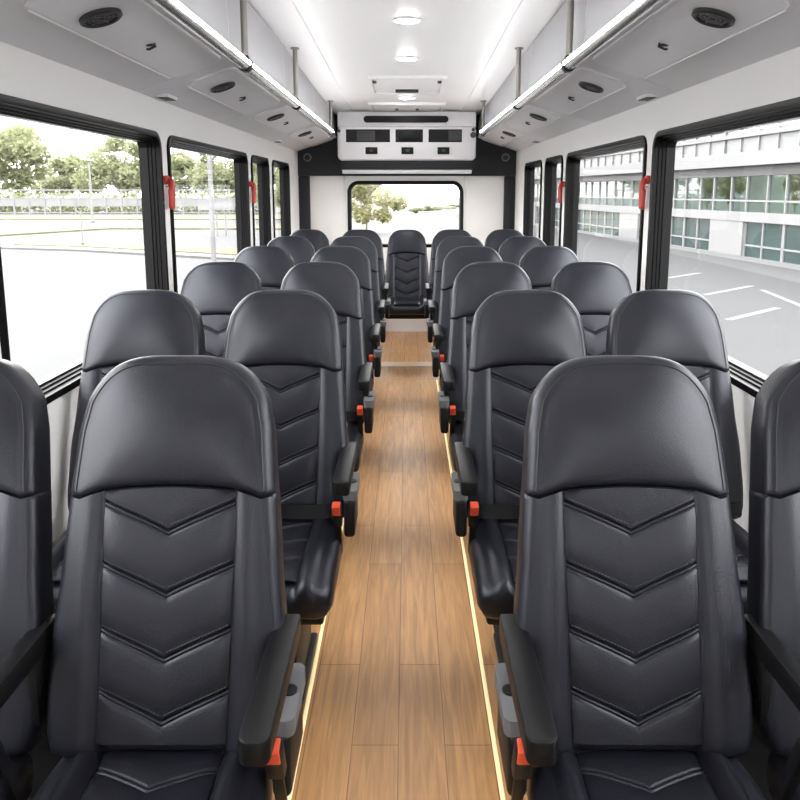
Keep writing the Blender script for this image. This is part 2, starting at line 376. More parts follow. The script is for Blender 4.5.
# ------------------------------------------------------------------ grab rails
M['raillight'] = mat('rail_light_glow', (1, 1, 1), 0.4, emit=(1, 1, 1), estr=9)  # added glow: imitates the rail's highlight and brightens the interior
RX = .69; RZ = EYE + .537
for side, sg in (('left', -1), ('right', 1)):
    e = empty('grab_rail', (sg * RX, .3, RZ)); tag(e, 'polished steel grab rail with ceiling posts above the %s seats' % side, 'grab rail', 'overhead grab rails')
    b = MB(); b.tube([(0, -.5, 0), (0, 6.46, 0), (0, 6.52, -.004), (sg * .03, 6.56, -.01)], .025, 20); b.build('rail', M['chrome'], e)
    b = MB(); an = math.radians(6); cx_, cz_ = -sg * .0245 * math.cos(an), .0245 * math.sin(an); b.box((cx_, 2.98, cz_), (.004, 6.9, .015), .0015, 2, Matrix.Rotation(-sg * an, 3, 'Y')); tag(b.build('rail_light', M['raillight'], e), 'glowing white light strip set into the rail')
    for Y in (1.2, 3.20, 4.63, 6.72):
        b = MB(); zt = ceil_z(Y) - .005 + EYE - RZ; b.tube([(0, Y - .3, .018), (0, Y - .3, zt)], .0145, 16); p = b.build('post', M['steel'], e)
        b = MB(); b.disc((0, Y - .3, zt - .008), (0, 0, 1), .026, .008); b.build('flange', M['steel'], p)
        b = MB(); b.tube([(0, Y - .3 - .016, 0), (0, Y - .3 + .016, 0)], .031, 20); b.box((0, Y - .3, .028), (.034, .030, .02), .006); b.build('collar', M['black'], p)

M['led'] = mat('led_glow', (1, 1, 1), 0.4, emit=(1, 1, 1), estr=2)  # added fill strips behind the rails, put in to brighten the ceiling
for side, sg in (('left', -1), ('right', 1)):
    e = empty('light_strip', (sg * (XI - .008), 0, EYE + .574)); tag(e, 'slim white light strip along the %s overhead panels just above the grab rail' % side, 'light strip', 'overhead light strips')
    b = MB(); b.span((-sg * .003, .36, -.010), (sg * .006, 7.2, .010), .002); b.build('strip_housing', M['acwhite'], e)
    b = MB(); b.span((-sg * .006, .38, -.006), (-sg * .003, 7.18, .0095), .001); b.build('strip_lens', M['led'], e)
# ------------------------------------------------------------------ ceiling lamps, hatches, rear unit
lz = ['nearest the camera in view', 'second in view from the camera', 'just ahead of the roof hatch']
def ceil_hit(v):
    Y = 4.0
    for _ in range(30):
        Y = at_z(407, v, EYE + ceil_z(Y) + .003)[1]
    return Y
lamp0 = None
LY = [(.3, 'nearest the front of the bus'), (2.1, 'second from the front of the bus'), (ceil_hit(20), 'first lamp seen along the aisle ceiling'), (ceil_hit(58.5), 'second lamp seen along the aisle ceiling, before the hatch'), (ceil_hit(97.5), 'lamp between the two roof hatches')]
for Y, lb in LY:
    if lamp0 is None:
        lamp0 = empty('ceiling_lamp'); b = MB(); b.tube([(0, 0, 0), (0, 0, -.006), (0, 0, -.010)], [.076, .076, .068], 28); b.build('lamp_rim', M['ceil'], lamp0)
        b = MB(); b.tube([(0, 0, -.010), (0, 0, -.014)], [.064, .058], 28); b.build('lamp_lens', M['lamp'], lamp0); o = lamp0
    else: o = copy_tree(lamp0)
    o.scale = (1, .68, 1); o.location = (0, Y, EYE + ceil_z(Y) + .008); tag(o, 'oval white ceiling lamp, ' + lb, 'ceiling lamp', 'oval ceiling lamps')
for (va, vb, hw, lb, hd) in ((77, 91.5, .27, 'white roof hatch with black pull handle in the ceiling', True), (103.5, 112, .33, 'white roof hatch with low catches, nearest the rear unit', False)):
    ya, yb = ceil_hit(va), ceil_hit(vb)
    e = empty('roof_hatch', (0, (ya + yb) / 2, EYE + ceil_z((ya + yb) / 2))); tag(e, lb, 'roof hatch', 'roof hatches'); L = yb - ya; rz = -math.atan(.03); R = Matrix.Rotation(rz, 3, 'X')
    b = MB(); b.plate([(-hw - .03, -L / 2 - .03), (hw + .03, -L / 2 - .03), (hw + .03, L / 2 + .03), (-hw - .03, L / 2 + .03)], [rrect(-hw, -L / 2, hw, L / 2, .02)], lambda x, y, d: tuple(R @ Vector((x, y, d))), .012, -.014); b.build('hatch_frame', M['ceil'], e)
    b = MB(); b.box(R @ Vector((0, 0, .0)), (2 * hw - .03, L - .03, .012), .004, 2, R); b.build('hatch_lid', M['ceil'], e)
    b = MB()
    if hd:
        b.box(R @ Vector((0, L * .28, -.018)), (.19, .05, .024), .006, 2, R); b.build('pull_handle', M['ventgrey'], e)
    for sx in (-1, 1):
        b = MB(); b.box(R @ Vector((sx * hw * (.93 if hd else .30), -L * .3 if hd else 0, -.012)), (.03, .04, .016), .003, 2, R); b.build('catch', M['ventgrey'] if hd else M['capgrey'], e)

AY = 7.28
e = empty('air_unit', (0, AY, EYE)); tag(e, 'white rear air conditioning unit with three dark vents above the rear window', 'air conditioner')
def U(u, v, dy=0): p = at_y(u, v, AY + dy); return (p[0], dy, p[2] - EYE)
xl, _, zt_ = U(337, 126); xr, _, zb = U(476, 160.5)
lp = rrect(xl, zb, xr, zt_, .05, 6, True)
b = MB(); q = len(lp); D = Y1 - .065 - AY
prof_ = [(0, D), (0, .03), (-.010, .008), (-.03, 0)]
b.add([(x + nx * o_, d, z + nz * o_) for o_, d in prof_ for x, z, nx, nz in lp], [[j * q + i, j * q + (i + 1) % q, (j + 1) * q + (i + 1) % q, (j + 1) * q + i] for j in range(3) for i in range(q)] + [[3 * q + i for i in range(q)], [i for i in range(q)]])
b.build('unit_cover', M['acwhite'], e, 30)
for j, (u0, u1) in enumerate(((346, 390), (395.5, 423), (428.5, 462))):
    x0, _, z0 = U(u0, 142.3); x1, _, z1 = U(u1, 129.3)
    b = MB(); b.plate([(x0 - .008, z0 - .008), (x1 + .008, z0 - .008), (x1 + .008, z1 + .008), (x0 - .008, z1 + .008)], [[(x0, z0), (x1, z0), (x1, z1), (x0, z1)]], lambda x, z, d: (x, d, z), -.008, .004); vo = b.build('vent', M['acwhite'], e)
    b = MB(); b.span((x0, -.002, z0), (x1, .001, z1)); b.build('vent_opening', M['screen'], vo)
    b = MB(); m0, m1 = ((.25, .66), (.1, .9), (.6, .98))[j]
    zz = (z0 + z1) / 2; b.span((x0 + (x1 - x0) * m0, -.006, z0 + .012), (x0 + (x1 - x0) * m1, -.002, z1 - .012), .002); b.build('vent_flap', M['ventgrey'] if j != 1 else M['screen'], vo)
    uc = (371.5, 407.5, 443.5)[j]
    x0, _, z0 = U(uc - 6, 154.2); x1, _, z1 = U(uc + 6, 147.2)
    b = MB(); b.span((x0, -.012, z0), (x1, .001, z1), .004); sw = b.build('control_switch', M['screen'], e)
    b = MB(); b.span((x0 * .65 + x1 * .35, -.017, z0 * .7 + z1 * .3), (x0 * .35 + x1 * .65, -.012, z0 * .3 + z1 * .7), .002); b.build('switch_key', M['ventgrey'], sw)
x0, _, z0 = U(339, 169.5); x1, _, z1 = U(475, 160.5)
b = MB(); b.prism([(.03, z1), (.03, z0), (D, z0 - .02), (D, z1)], x0 + .015, x1 - .015, lambda y, z, x: (x, y, z)); b.build('lower_valance', M['darkgrey'], e)
x0, _, z0 = U(342, 173.5); x1, _, z1 = U(472, 169.6)
b = MB(); b.span((x0, .035, z0), (x1, .11, z1), .008); b.build('light_strip', M['strip'], e)  # light metal band, no lamp; a faint glow is added to its colour
x0, y0, z0 = U(473, 135); b = MB(); b.tube([(x0, 0, z0), (x0, -.03, z0)], .028, 16); b.tube([(x0, 0, z0 + .05), (x0, -.02, z0 + .05)], .016, 12); b.build('sensor', M['ventgrey'], e)
x0, y0, z0 = U(339, 131); b = MB(); b.tube([(x0, 0, z0), (x0, -.02, z0)], .016, 12); b.build('sensor', M['ventgrey'], e)
# slot above the unit
e = empty('air_return_slot', (0, AY + .06, EYE)); tag(e, 'long black rounded slot on the bulkhead above the rear unit', 'vent slot')
def U2(u, v): p = at_y(u, v, AY + .06); return (p[0], p[2] - EYE)
xa, za = U2(364, 122.3); xb, zb = U2(448, 116.3)
b = MB(); b.plate(rrect(xa, za, xb, zb, .028), [], lambda x, z, d: (x, d, z), -.02, .01); b.build('slot_opening', M['screen'], e)
b = MB(); b.ring(rrect(xa, za, xb, zb, .028, 6, True), [(0, .01), (.003, .01), (.003, -.022), (0, -.022)], lambda x, z, d: (x, d, z)); b.build('slot_rim', M['screen'], e)
b = MB(); zq = zt_ ; b.span((xl, AY + .07, EYE + zq - .005), (xr, Y1 - .065, EYE + ceil_z(7.4) - .012)); tag(b.build('trim_9', M['acwhite']), 'white bulkhead above the rear unit', None, None, 'structure')
# round speakers on the dark header
for (u, sd) in ((307.5, 'left'), (505.5, 'right')):
    p = at_y(u, 157.5, Y1 - .06); e = empty('corner_speaker', p); tag(e, 'small round grey speaker on the dark %s rear corner' % sd, 'speaker', 'rear corner speakers')
    b = MB(); b.tube([(0, 0, 0), (0, -.012, 0), (0, -.018, 0)], [.042, .042, .036], 24); b.build('speaker_ring', M['grille'], e)
    b = MB(); b.tube([(0, -.018, 0), (0, -.021, 0)], [.027, .02], 20); b.build('speaker_cone', M['darkgrey'], e)

# ------------------------------------------------------------------ red emergency handles
h0 = None
for sg, Y, lb in ((-1, 3.415, 'on the left wall post nearest the camera'), (-1, 5.245, 'on the left wall post farther back'), (1, 3.415, 'on the right wall post nearest the camera'), (1, 5.245, 'on the right wall post farther back')):
    e = empty('emergency_handle', (sg * WX, Y, EYE)); tag(e, 'red emergency window release handle ' + lb, 'emergency handle', 'red emergency handles')
    if h0 is None:
        me = []
        b = MB(); b.box((-.008, 0, .056), (.016, .045, .040), .005); b.box((-.019, 0, .056), (.010, .03, .02), .004); me.append(('mounting_block', b.mesh('mounting_block', M['red'])))
        b = MB(); b.tube([(-.018, -.006, .062), (-.028, -.004, .054), (-.031, 0, .03), (-.029, 0, -.02), (-.027, 0, -.078)], [.008, .012, .014, .015, .014], 12); b.box((-.026, 0, -.032), (.022, .040, .098), .009, 3); me.append(('handle_grip', b.mesh('handle_grip', M['red'])))
        b = MB(); b.tube([(0, 0, .022), (-.022, 0, .022)], .006, 10); me.append(('pin', b.mesh('pin', M['chrome'])))
        h0 = me
    for nm, m_ in h0: o = link(nm, m_, e); o.rotation_euler = (0, 0, 0 if sg > 0 else PI)

# ------------------------------------------------------------------ seats
AN = math.atan(.2 / .7); CA, SA = math.cos(AN), math.sin(AN)
def mb_back(x, s, n): return (x, s * SA - n * CA, .45 + s * CA + n * SA)
def lerp_tab(tab, s):
    for (a, va), (c, vc) in zip(tab, tab[1:]):
        if s <= c: t = max(0, (s - a) / (c - a)); t = t * t * (3 - 2 * t) * .5 + t * .5; return va + (vc - va) * t
    return tab[-1][1]
WT = [(0, .191), (.10, .197), (.22, .194), (.36, .182), (.50, .173)]
def slo(u): return .502 - .024 * u * u
def stop(u): return .727 - .070 * abs(u) ** 4.3
def pxs(s): return .121 + .007 * s / .48
US = [-1, -.97, -.92, -.86, -.79, -.73, -.68, -.64, -.6, -.57, -.5, -.42, -.32, -.22, -.11, 0]; US = US + [-x for x in US[-2::-1]]
def bul(a): return -.012 if a < .585 else (-.003 + .013 * math.sin(PI * .5 * min(1, (a - .585) / .2)) if a < .785 else .010 - .008 * (1 - math.cos(PI * .5 * (a - .785) / .215)))
NB = 26
def umap(u, p, W):
    a = abs(u); return (a / .6 * p if a <= .6 else p + (a - .6) / .4 * (W - p)) * (1 if u >= 0 else -1)
def grid_back():
    G = []
    for v in [i / 24 for i in range(24)] + [.985, .994]:
        row = []
        for u in US:
            s = .03 + v * (slo(u) - .03); n = bul(abs(u)); k = 1 - .6 * max(0, (v - .5) / .5)
            row.append((umap(u, pxs(s), lerp_tab(WT, s)), s, n * k if n > 0 else n))
        G.append(row)
    for v in [0, .018, .035, .07, .12] + [.12 + .88 * i / 15 for i in range(1, 16)]:
        row = []
        for u in US:
            lo = slo(u); s = lo + v * (stop(u) - lo); W = .173 - .014 * v - .006 * max(0, v - .7) / .3; q = min(1, v / .4); p = pxs(lo) * (1 - q) + .6 * W * q
            n = .004 + .024 * (1 - abs(u) ** 2.4) * math.sin(PI * (.14 + .74 * v)) - .010 * v * v + .006 * (1 - math.exp(-(v / .03) ** 2)) - .006
            if v == 0: n = -.006
            row.append((umap(u, p, W), s, n))
        G.append(row)
    return G
def split_rows(b, G, nsplit):
    """two meshes, below and above a row of the pillow grid"""
    nr, nc = len(G), len(G[0]); R = [i // nc for i in range(nr * nc)]
    B = [0] * nc + list(range(1, nr)) + [nr - 1] * (nc - 1) + list(range(nr - 2, 0, -1)); nb = len(B); steps = (len(b.v) - nr * nc - (nr - 2) * (nc - 2)) // nb
    for _ in range(steps): R += B
    R += [i for i in range(1, nr - 1) for _ in range(nc - 2)]
    out = []
    for up in (False, True):
        q = MB(); mp = {}
        for f in b.f:
            hi = min(R[i] for i in f) >= nsplit
            if hi == up:
                for i in f:
                    if i not in mp: mp[i] = len(q.v); q.v.append(b.v[i])
                q.f.append([mp[i] for i in f]); q.m.append(0)
        out.append(q)
    return out
def quilt(chev, w0, w1, dy, edge, wfun, amp=.0032):
    """grid whose rows follow the V seams"""
    offs = [-.030, -.020, -.0135, -.0105, -.009, -.0075, -.005, -.0028, -.0012, 0, .0012, .0028, .005, .010, .018, .030]
    ws = sorted(set([w0, w1] + [round(c + o, 5) for c in chev for o in offs if w0 < c + o < w1] + [w0 + (w1 - w0) * i / 30 for i in range(31)]))
    def height(w):
        if not chev: return 0
        d = min((abs(w - c), w - c) for c in chev); g = -.0048 * math.exp(-(d[1] / .0019) ** 2) - .0026 * math.exp(-((d[1] + .009) / .0018) ** 2)
        return g + amp * (1 - math.exp(-(d[0] / .022) ** 2))
    G = []
    for w in ws:
        row = []
        for j in range(27):
            u = -1 + j / 13; s = w + dy * (abs(u) - (.06 * (1 - abs(u)) ** 4)); s = s
            lo, hi = edge(u); s = min(max(s, lo), hi)
            row.append((u * wfun(s), s, height(w) - .006 * abs(u) ** 8))
        G.append(row)
    return G
CHB = [.420, .305, .187, .076]
def panel_grid(): return quilt(CHB, -.09, .53, .052, lambda u: (.035, slo(u * .6) - .004), lambda s: pxs(s) - .003)
def dashes(chev, dy, wfun, mp, off, n, lo, hi, gap=.0065):
    b = MB()
    for c in chev:
        for o in off:
            for sg in (-1, 1):
                x = .004; W = wfun(c)
                while x < W - .004:
                    x2 = x + .0042; s1 = c + o + dy * x / W; s2 = c + o + dy * x2 / W
                    if lo < s1 < hi(x / W):
                        p1 = Vector(mp(sg * x, s1, n)); p2 = Vector(mp(sg * x2, s2, n)); b.tube([p1, p2], .0011, 4)
                    x += gap
    return b
def mp_cush(x, y, n): return (x, y, .455 + n)
CW = .168
def grid_cush():
    G = []; ysx = [-.345, -.335, -.32, -.30, -.27, -.22, -.16, -.10, -.04, .02]
    for y in ysx:
        row = []
        for u in US:
            a = abs(u); p = .112; x = (a / .6 * p if a <= .6 else p + (a - .6) / .4 * (CW - p)) * (1 if u >= 0 else -1)
            n = lerp_tab([(0, -.012), (.56, -.012), (.60, -.004), (.63, .004), (.72, .015), (.84, .018), (1, .0)], a)
            fr = max(0, (-.24 - y) / .105); n -= .014 * fr * fr
            row.append((x, y, n))
        G.append(row)
    return G
CHC = [-.27, -.165, -.06]
def cush_panel():
    G = quilt(CHC, -.40, .06, .045, lambda u: (-.338, .018), lambda s: .109, .003)
    return [[(x, y, n - .014 * max(0, (-.24 - y) / .105) ** 2) for x, y, n in r] for r in G]
SM = {}
GB = grid_back()
b = MB(); hl = b.pillow(GB, .090, .026, mb_back, 5); lo_, hi_ = split_rows(b, GB, NB)
SM['backrest'] = lo_.mesh('backrest', M['leather'], 60); SM['headrest'] = hi_.mesh('headrest', M['leather'], 60)
b = MB(); b.pillow(panel_grid(), .016, .003, lambda x, s, n: mb_back(x, s, n + .003), 2); SM['quilted_panel'] = b.mesh('quilted_panel', M['leather'], 60)
for qi, cq in enumerate(CHB): SM['stitching%d' % qi] = dashes([cq], .052, lambda s: pxs(s) - .003, mb_back, (.0075,), .0046, .04, lambda u: slo(u * .6) - .012).mesh('stitching', M['thread'])
b = MB()     # piping round the head cushion, set on the start of the fillet
pts = [mb_back(p[0] + nn.x * .009, p[1] + nn.y * .009, p[2] - .0012) for p, nn in hl]
kk = [i for i, (p, nn) in enumerate(hl) if p[1] > .488]; b.tube([pts[i] for i in kk], .0015, 6); SM['piping'] = b.mesh('piping', M['piping'])
b = MB(); b.pillow(grid_cush(), .115, .042, mp_cush, 6); SM['seat_cushion'] = b.mesh('seat_cushion', M['leather'], 60)
b = MB(); b.pillow(cush_panel(), .018, .003, lambda x, s, n: mp_cush(x, s, n + .002), 2); SM['cushion_panel'] = b.mesh('cushion_panel', M['leather'], 60)
b = MB(); b.span((-.18, -.32, .295), (.18, .06, .340), .01); b.span((-.17, .02, .30), (.17, .10, .47), .015); SM['seat_frame'] = b.mesh('seat_frame', M['black'])
b = MB(); b.span((-.02, -.27, .012), (.02, .03, .30), .012); b.span((-.035, -.31, 0), (.035, .07, .022), .006); SM['leg'] = b.mesh('leg', M['black'])
def arm_mesh(sg, w, xo):
    b = MB(); bm = bmesh.new(); bmesh.ops.create_cube(bm, size=1); bmesh.ops.scale(bm, vec=(w, .335, .046), verts=bm.verts)
    fe = [e_ for e_ in bm.edges if all(v.co.y < 0 for v in e_.verts) and abs(e_.verts[0].co.x - e_.verts[1].co.x) < 1e-6 and abs(e_.verts[0].co.z - e_.verts[1].co.z) > .01]
    bmesh.ops.bevel(bm, geom=fe, offset=.017, segments=4, profile=.5, affect='EDGES')
    le = [e_ for e_ in bm.edges if all(v.co.y < -.16 for v in e_.verts) and all(v.co.z < 0 for v in e_.verts)]
    bmesh.ops.bevel(bm, geom=list(bm.edges), offset=.0055, segments=2, profile=.5, affect='EDGES')
    for v in bm.verts:
        v.co.z -= .010 * max(0, (-v.co.y - .05) / .15) * (.4 if v.co.z > 0 else .1); v.co.x += sg * xo; v.co.y += -.045; v.co.z += .652
    bm.verts.index_update(); b.add([v.co.copy() for v in bm.verts], [[v.index for v in f.verts] for f in bm.faces]); bm.free()
    return b.mesh('armrest', M['armblack'], 40)
VAR = {}
for sg in (-1, 1):
    VAR['arm_a', sg] = arm_mesh(sg, .050, .222); VAR['arm_w', sg] = arm_mesh(sg, .034, .217)
    b = MB(); b.span((sg * .212, .03, .50), (sg * .230, .11, .64), .006); b.tube([(sg * .206, .07, .56), (sg * .231, .07, .56)], .030, 18); VAR['hinge', sg] = b.mesh('armrest_hinge', M['black'])
    b = MB(); b.span((sg * .214, -.05, .42), (sg * .249, .11, .545), .012, 3); VAR['housing', sg] = b.mesh('side_housing', M['black'])
    b = MB(); b.plate(rrect(*(sorted((sg * .211, sg * .256))[0], -.045, sorted((sg * .211, sg * .256))[1], .115), .016), [], I, .54, .572)
    VAR['cap', sg] = b.mesh('housing_cap', M['capgrey'])
    b = MB(); b.tube([(sg * .236, .035, .570), (sg * .236, .035, .575)], .015, 18); VAR['hole', sg] = b.mesh('cap_socket', M['black'])
    R = Matrix.Rotation(.35, 3, 'X'); Rb = R
    b = MB(); b.box((sg * .212, -.125, .535), (.030, .026, .085), .005, 2, R); b.box((sg * .212, -.095, .45), (.020, .010, .14), .003, 2, R); VAR['buckle', sg] = b.mesh('belt_buckle', M['black'])
    b = MB(); c = Vector((sg * .212, -.125, .535)) + R @ Vector((0, -.004, .036)); b.box(c, (.024, .026, .016), .003, 2, R); b.box(Vector((sg * .212, -.125, .535)) + R @ Vector((0, -.0135, .022)), (.024, .006, .026), .002, 2, R); VAR['button', sg] = b.mesh('release_button', M['orange'])
b = MB()
for i in range(9):
    pass
b.tube([(-.206, .0, .478), (-.15, -.015, .488), (0, -.012, .484), (.15, -.015, .488), (.206, .0, .478)], .006, 8)
bm_pts = [(-.206, .005), (-.15, -.022), (0, -.020), (.15, -.022), (.206, .005)]
b = MB(); vs = []; fs = []
for i, (x, y) in enumerate(bm_pts):
    for dz, dy in ((.0, 0), (.042, .012), (.042, .018), (.0, .006)): vs.append((x, y + dy, .470 + dz))
for i in range(4):
    for j in range(4): fs.append([i * 4 + j, i * 4 + (j + 1) % 4, (i + 1) * 4 + (j + 1) % 4, (i + 1) * 4 + j])
b.add(vs, fs + [[0, 1, 2, 3], [16, 17, 18, 19]]); SM['lap_belt'] = b.mesh('lap_belt', M['black'])

def make_seat(kind, sg):
    r = empty('passenger_seat')
    for nm in ('backrest', 'headrest', 'seat_cushion', 'seat_frame'):
        o = link(nm, SM[nm], r)
        if nm == 'backrest': q = link('quilted_panel', SM['quilted_panel'], o); [link('stitching', SM['stitching%d' % qi], o) for qi in range(4)]
        if nm == 'headrest': link('piping', SM['piping'], o)
        if nm == 'seat_cushion': link('cushion_panel', SM['cushion_panel'], o)
    for x in (-.075, .075) if kind != 'center' else (): l = link('leg', SM['leg'], r); l.location = (x, 0, 0)
    if kind == 'center':
        b = MB(); b.span((-.16, .0, .30), (.16, .695, .36), .01); b.build('wall_bracket', M['black'], r)
    else:
        a = link('armrest', VAR['arm_a' if kind == 'aisle' else 'arm_w', sg], r); link('armrest_hinge', VAR['hinge', sg], a)
        bu = link('belt_buckle', VAR['buckle', sg], r); link('release_button', VAR['button', sg], bu); tag(bu, 'black seat belt buckle with orange button')
    if kind == 'aisle':
        h = link('side_housing', VAR['housing', sg], r); c = link('housing_cap', VAR['cap', sg], h); tag(c, 'light grey plastic cap'); link('cap_socket', VAR['hole', sg], h)
    return r
ROWS = [1.377, 2.36, 3.34, 4.33, 5.31, 6.29]
RN = ['nearest the camera', 'second from the camera', 'third from the camera', 'fourth from the camera', 'fifth from the camera', 'sixth from the camera']
AX = {-1: [-.455, -.412, -.405, -.405, -.405, -.402], 1: [.428, .402, .400, .400, .400, .402]}
protos = {}
for k in range(6):
    for sg in (-1, 1):
        for kind in ('aisle', 'window'):
            ms = -sg                                   # armrest faces the aisle
            ax = AX[sg][k]
            kd = kind
            key = (kd, ms)
            if key not in protos: protos[key] = o = make_seat(kd, ms)
            else: o = copy_tree(protos[key])
            o.location = (ax if kind == 'aisle' else ax + sg * .462, ROWS[k] - .2, 0)
            sd = 'left' if sg < 0 else 'right'
            tag(o, ('dark grey leather seat beside the aisle on the %s, row %s' if kind == 'aisle' else 'dark grey leather seat next to the %s windows, row %s') % (sd, RN[k]), 'seat', 'passenger seats')
            for ch in o.children:
                if ch.name.startswith('belt_buckle'): ch.location.x = sg * (.016 if k else -.016) if False else (-sg * (-.010 if k else .026)); ch.location.z = 0 if k else .035
                if ch.name.startswith('armrest') and k >= 2: ch.location.z = .035
            if not (k == 0): link('lap_belt', SM['lap_belt'], o)
c = make_seat('center', 1); c.location = (0, 7.15 - .2, 0); c.scale = (1, 1, .962)
for ch in c.children:
    if ch.name.startswith(('seat_cushion', 'seat_frame')): ch.scale = (1.1, 1, 1); ch.location.z = .035; tag(c, 'dark grey leather seat at the end of the aisle under the rear window', 'seat', 'passenger seats')

# ------------------------------------------------------------------ outside
GZ = -.95
b = MB(); b.span((-260, -60, GZ - .3), (260, 320, GZ)); tag(b.build('ground', M['concrete']), 'pale concrete lot around the bus', None, None, 'structure')
b = MB(); b.span((3.2, -20, GZ), (10.6, 45, GZ + .012)); tag(b.build('asphalt_lot', M['asphalt']), 'grey asphalt parking lot on the right', None, None, 'structure')
GR = GZ + .012
def stripe(p0, p1, w, lb):
    a = Vector(at_z(*p0, GR)); c = Vector(at_z(*p1, GR)); t = (c - a).normalized(); s = Vector((-t.y, t.x, 0)) * w / 2
    cc = (a + c) / 2; b = MB()
    b.add([p - cc for p in (a + s, a - s, c - s, c + s)] + [p - cc + Vector((0, 0, .006)) for p in (a + s, a - s, c - s, c + s)], [[0, 1, 2, 3], [4, 5, 6, 7], [0, 1, 5, 4], [1, 2, 6, 5], [2, 3, 7, 6], [3, 0, 4, 7]])
    o = b.build('painted_line', M['paint']); o.location = cc; tag(o, lb, 'parking line', 'white parking lines on the asphalt')
stripe((728, 320), (778, 308), .16, 'white parking line on the asphalt nearest the bus')
stripe((705, 295), (752, 286), .16, 'short white parking line on the asphalt, second from the bus')
stripe((762, 290), (860, 330), .14, 'white parking line slanting toward the near edge of the right window')
stripe((662, 279), (700, 273), .16, 'white parking line on the asphalt farthest from the bus')
# building
M['bback'] = mat('atrium_wall', (0.2856, 0.3128, 0.2992), 0.8, var=0.3, vscale=0.8)  # wall added behind the clear glass, pale green to imitate its reflections
e = empty('office_building', (13.62, 10, GZ), math.atan(.095)); tag(e, 'white office building with glass front beyond the right windows', 'building')
LB = 75.0; z = lambda w: w - GZ
def bspan(name, m, x0, x1, y0, y1, z0, z1, par=e):
    b = MB(); b.span((x0, y0, z(z0)), (x1, y1, z(z1))); return b.build(name, m, par)
bspan('rear_wall', M['bback'], 2.6, 3.0, 0, LB, GZ, 5.0)
bspan('plinth', M['bpale'], -.02, .4, 0, LB, GZ, -.80)
bspan('floor_slab', M['bwhite'], -.06, .50, 0, LB, .45, .78)
bspan('grey_band', M['bgrey'], .0, .50, 0, LB, 2.05, 2.40)  # soffit shade under the fascia, painted as a grey strip
bspan('fascia', M['bwhite'], -.30, .50, 0, LB, 2.40, 2.88)
bspan('upper_band', M['bwhite'], .25, .50, 0, LB, 3.46, 3.62)
bspan('roof_slab', M['bwhite'], -.10, .60, 0, LB, 4.6, 5.0)
bay = 2.3; nb_ = int(LB / bay)
for i in range(nb_):
    y0 = i * bay; y1 = y0 + bay
    if i % 4 == 3:
        bspan('pier', M['bwhite'], -.03, .5, y0, y1, -.80, .45)
    else:
        w_ = bspan('shop_window', M['bglass'], .10, .16, y0 + .05, y1 - .05, -.80, .45)
        b = MB()
        for yy in (y0, y0 + bay * .5, y1 - .06): b.span((.05, yy, z(-.80)), (.18, yy + .07, z(.45)))
        b.span((.05, y0, z(-.42)), (.18, y1, z(-.36))); b.build('mullions', M['mull'], w_)
    w_ = bspan('curtain_window', M['tglass'], .10, .12, y0, y1, .78, 2.05)
    b = MB()
    for yy in (y0, y0 + bay * .45): b.span((.04, yy, z(.78)), (.16, yy + .07, z(2.05)))
    b.span((.04, y0, z(1.15)), (.16, y1, z(1.21))); b.build('mullions', M['mull'], w_)
    if i % 2 == 0:
        w_ = bspan('upper_window', M['bpale'], .40, .46, y0, y0 + 2 * bay - .08, 2.88, 4.6)
        b = MB()
        for q_ in range(4): b.span((.34, y0 + q_ * bay / 2, z(2.88)), (.48, y0 + q_ * bay / 2 + .08, z(4.6)))
        b.span((.36, y0, z(3.9)), (.47, y0 + 2 * bay - .08, z(3.97))); b.build('mullions', M['mull'], w_)

# trees
def crown_mesh(name, n, blobs, leaf, m):
    b = MB(); rnd = random.Random(len(name) * 13 + n)
    for _ in range(n):
        cx, cy, cz, r = rnd.choice(blobs)
        while True:
            p = Vector((rnd.uniform(-1, 1), rnd.uniform(-1, 1), rnd.uniform(-1, 1)))
            if .25 < p.length < 1: break
        p = Vector((cx, cy, cz)) + p * r
        a = Vector((rnd.gauss(0, 1), rnd.gauss(0, 1), rnd.gauss(0, 1))).normalized(); c = a.cross(Vector((rnd.gauss(0, 1), rnd.gauss(0, 1), rnd.gauss(0, 1)))).normalized()
        s = leaf * rnd.uniform(.6, 1.3)
        b.add([p - a * s, p + c * s * .5, p + a * s, p - c * s * .5], [[0, 1, 2, 3]])
    return b.mesh(name, m)
def trunk_mesh(h, r, spread):
    b = MB(); b.tube([(0, 0, 0), (.02 * h, 0, h * .35), (0, .02 * h, h * .7)], [r, r * .75, r * .4], 8)
    for k in range(5):
        a = k * 1.26; z0 = h * (.3 + .07 * k); b.tube([(0, 0, z0), (math.cos(a) * spread * .5, math.sin(a) * spread * .5, z0 + h * .18), (math.cos(a) * spread * .9, math.sin(a) * spread * .9, z0 + h * .26)], [r * .4, r * .25, r * .1], 6)
    return b.mesh('trunk', M['bark'])
def blobs(k, seed):
    rnd = random.Random(seed); o = []
    for i in range(k):
        a = rnd.uniform(0, 6.28); q = rnd.uniform(0, .32); zz = rnd.uniform(.30, .86); w = math.sin(PI * min(1, (zz - .15) / .85)) ; o.append((q * math.cos(a) * (.6 + w), q * math.sin(a) * (.6 + w), zz, rnd.uniform(.10, .19)))
    return o
TM = [(crown_mesh('crown', 5600, blobs(20, 3), .034, M['leaf']), trunk_mesh(1, .022, .3)), (crown_mesh('crown', 5000, blobs(17, 8), .034, M['leaf']), trunk_mesh(1, .02, .25)), (crown_mesh('crown', 4500, blobs(16, 21), .036, M['leaf2']), trunk_mesh(1, .022, .3))]
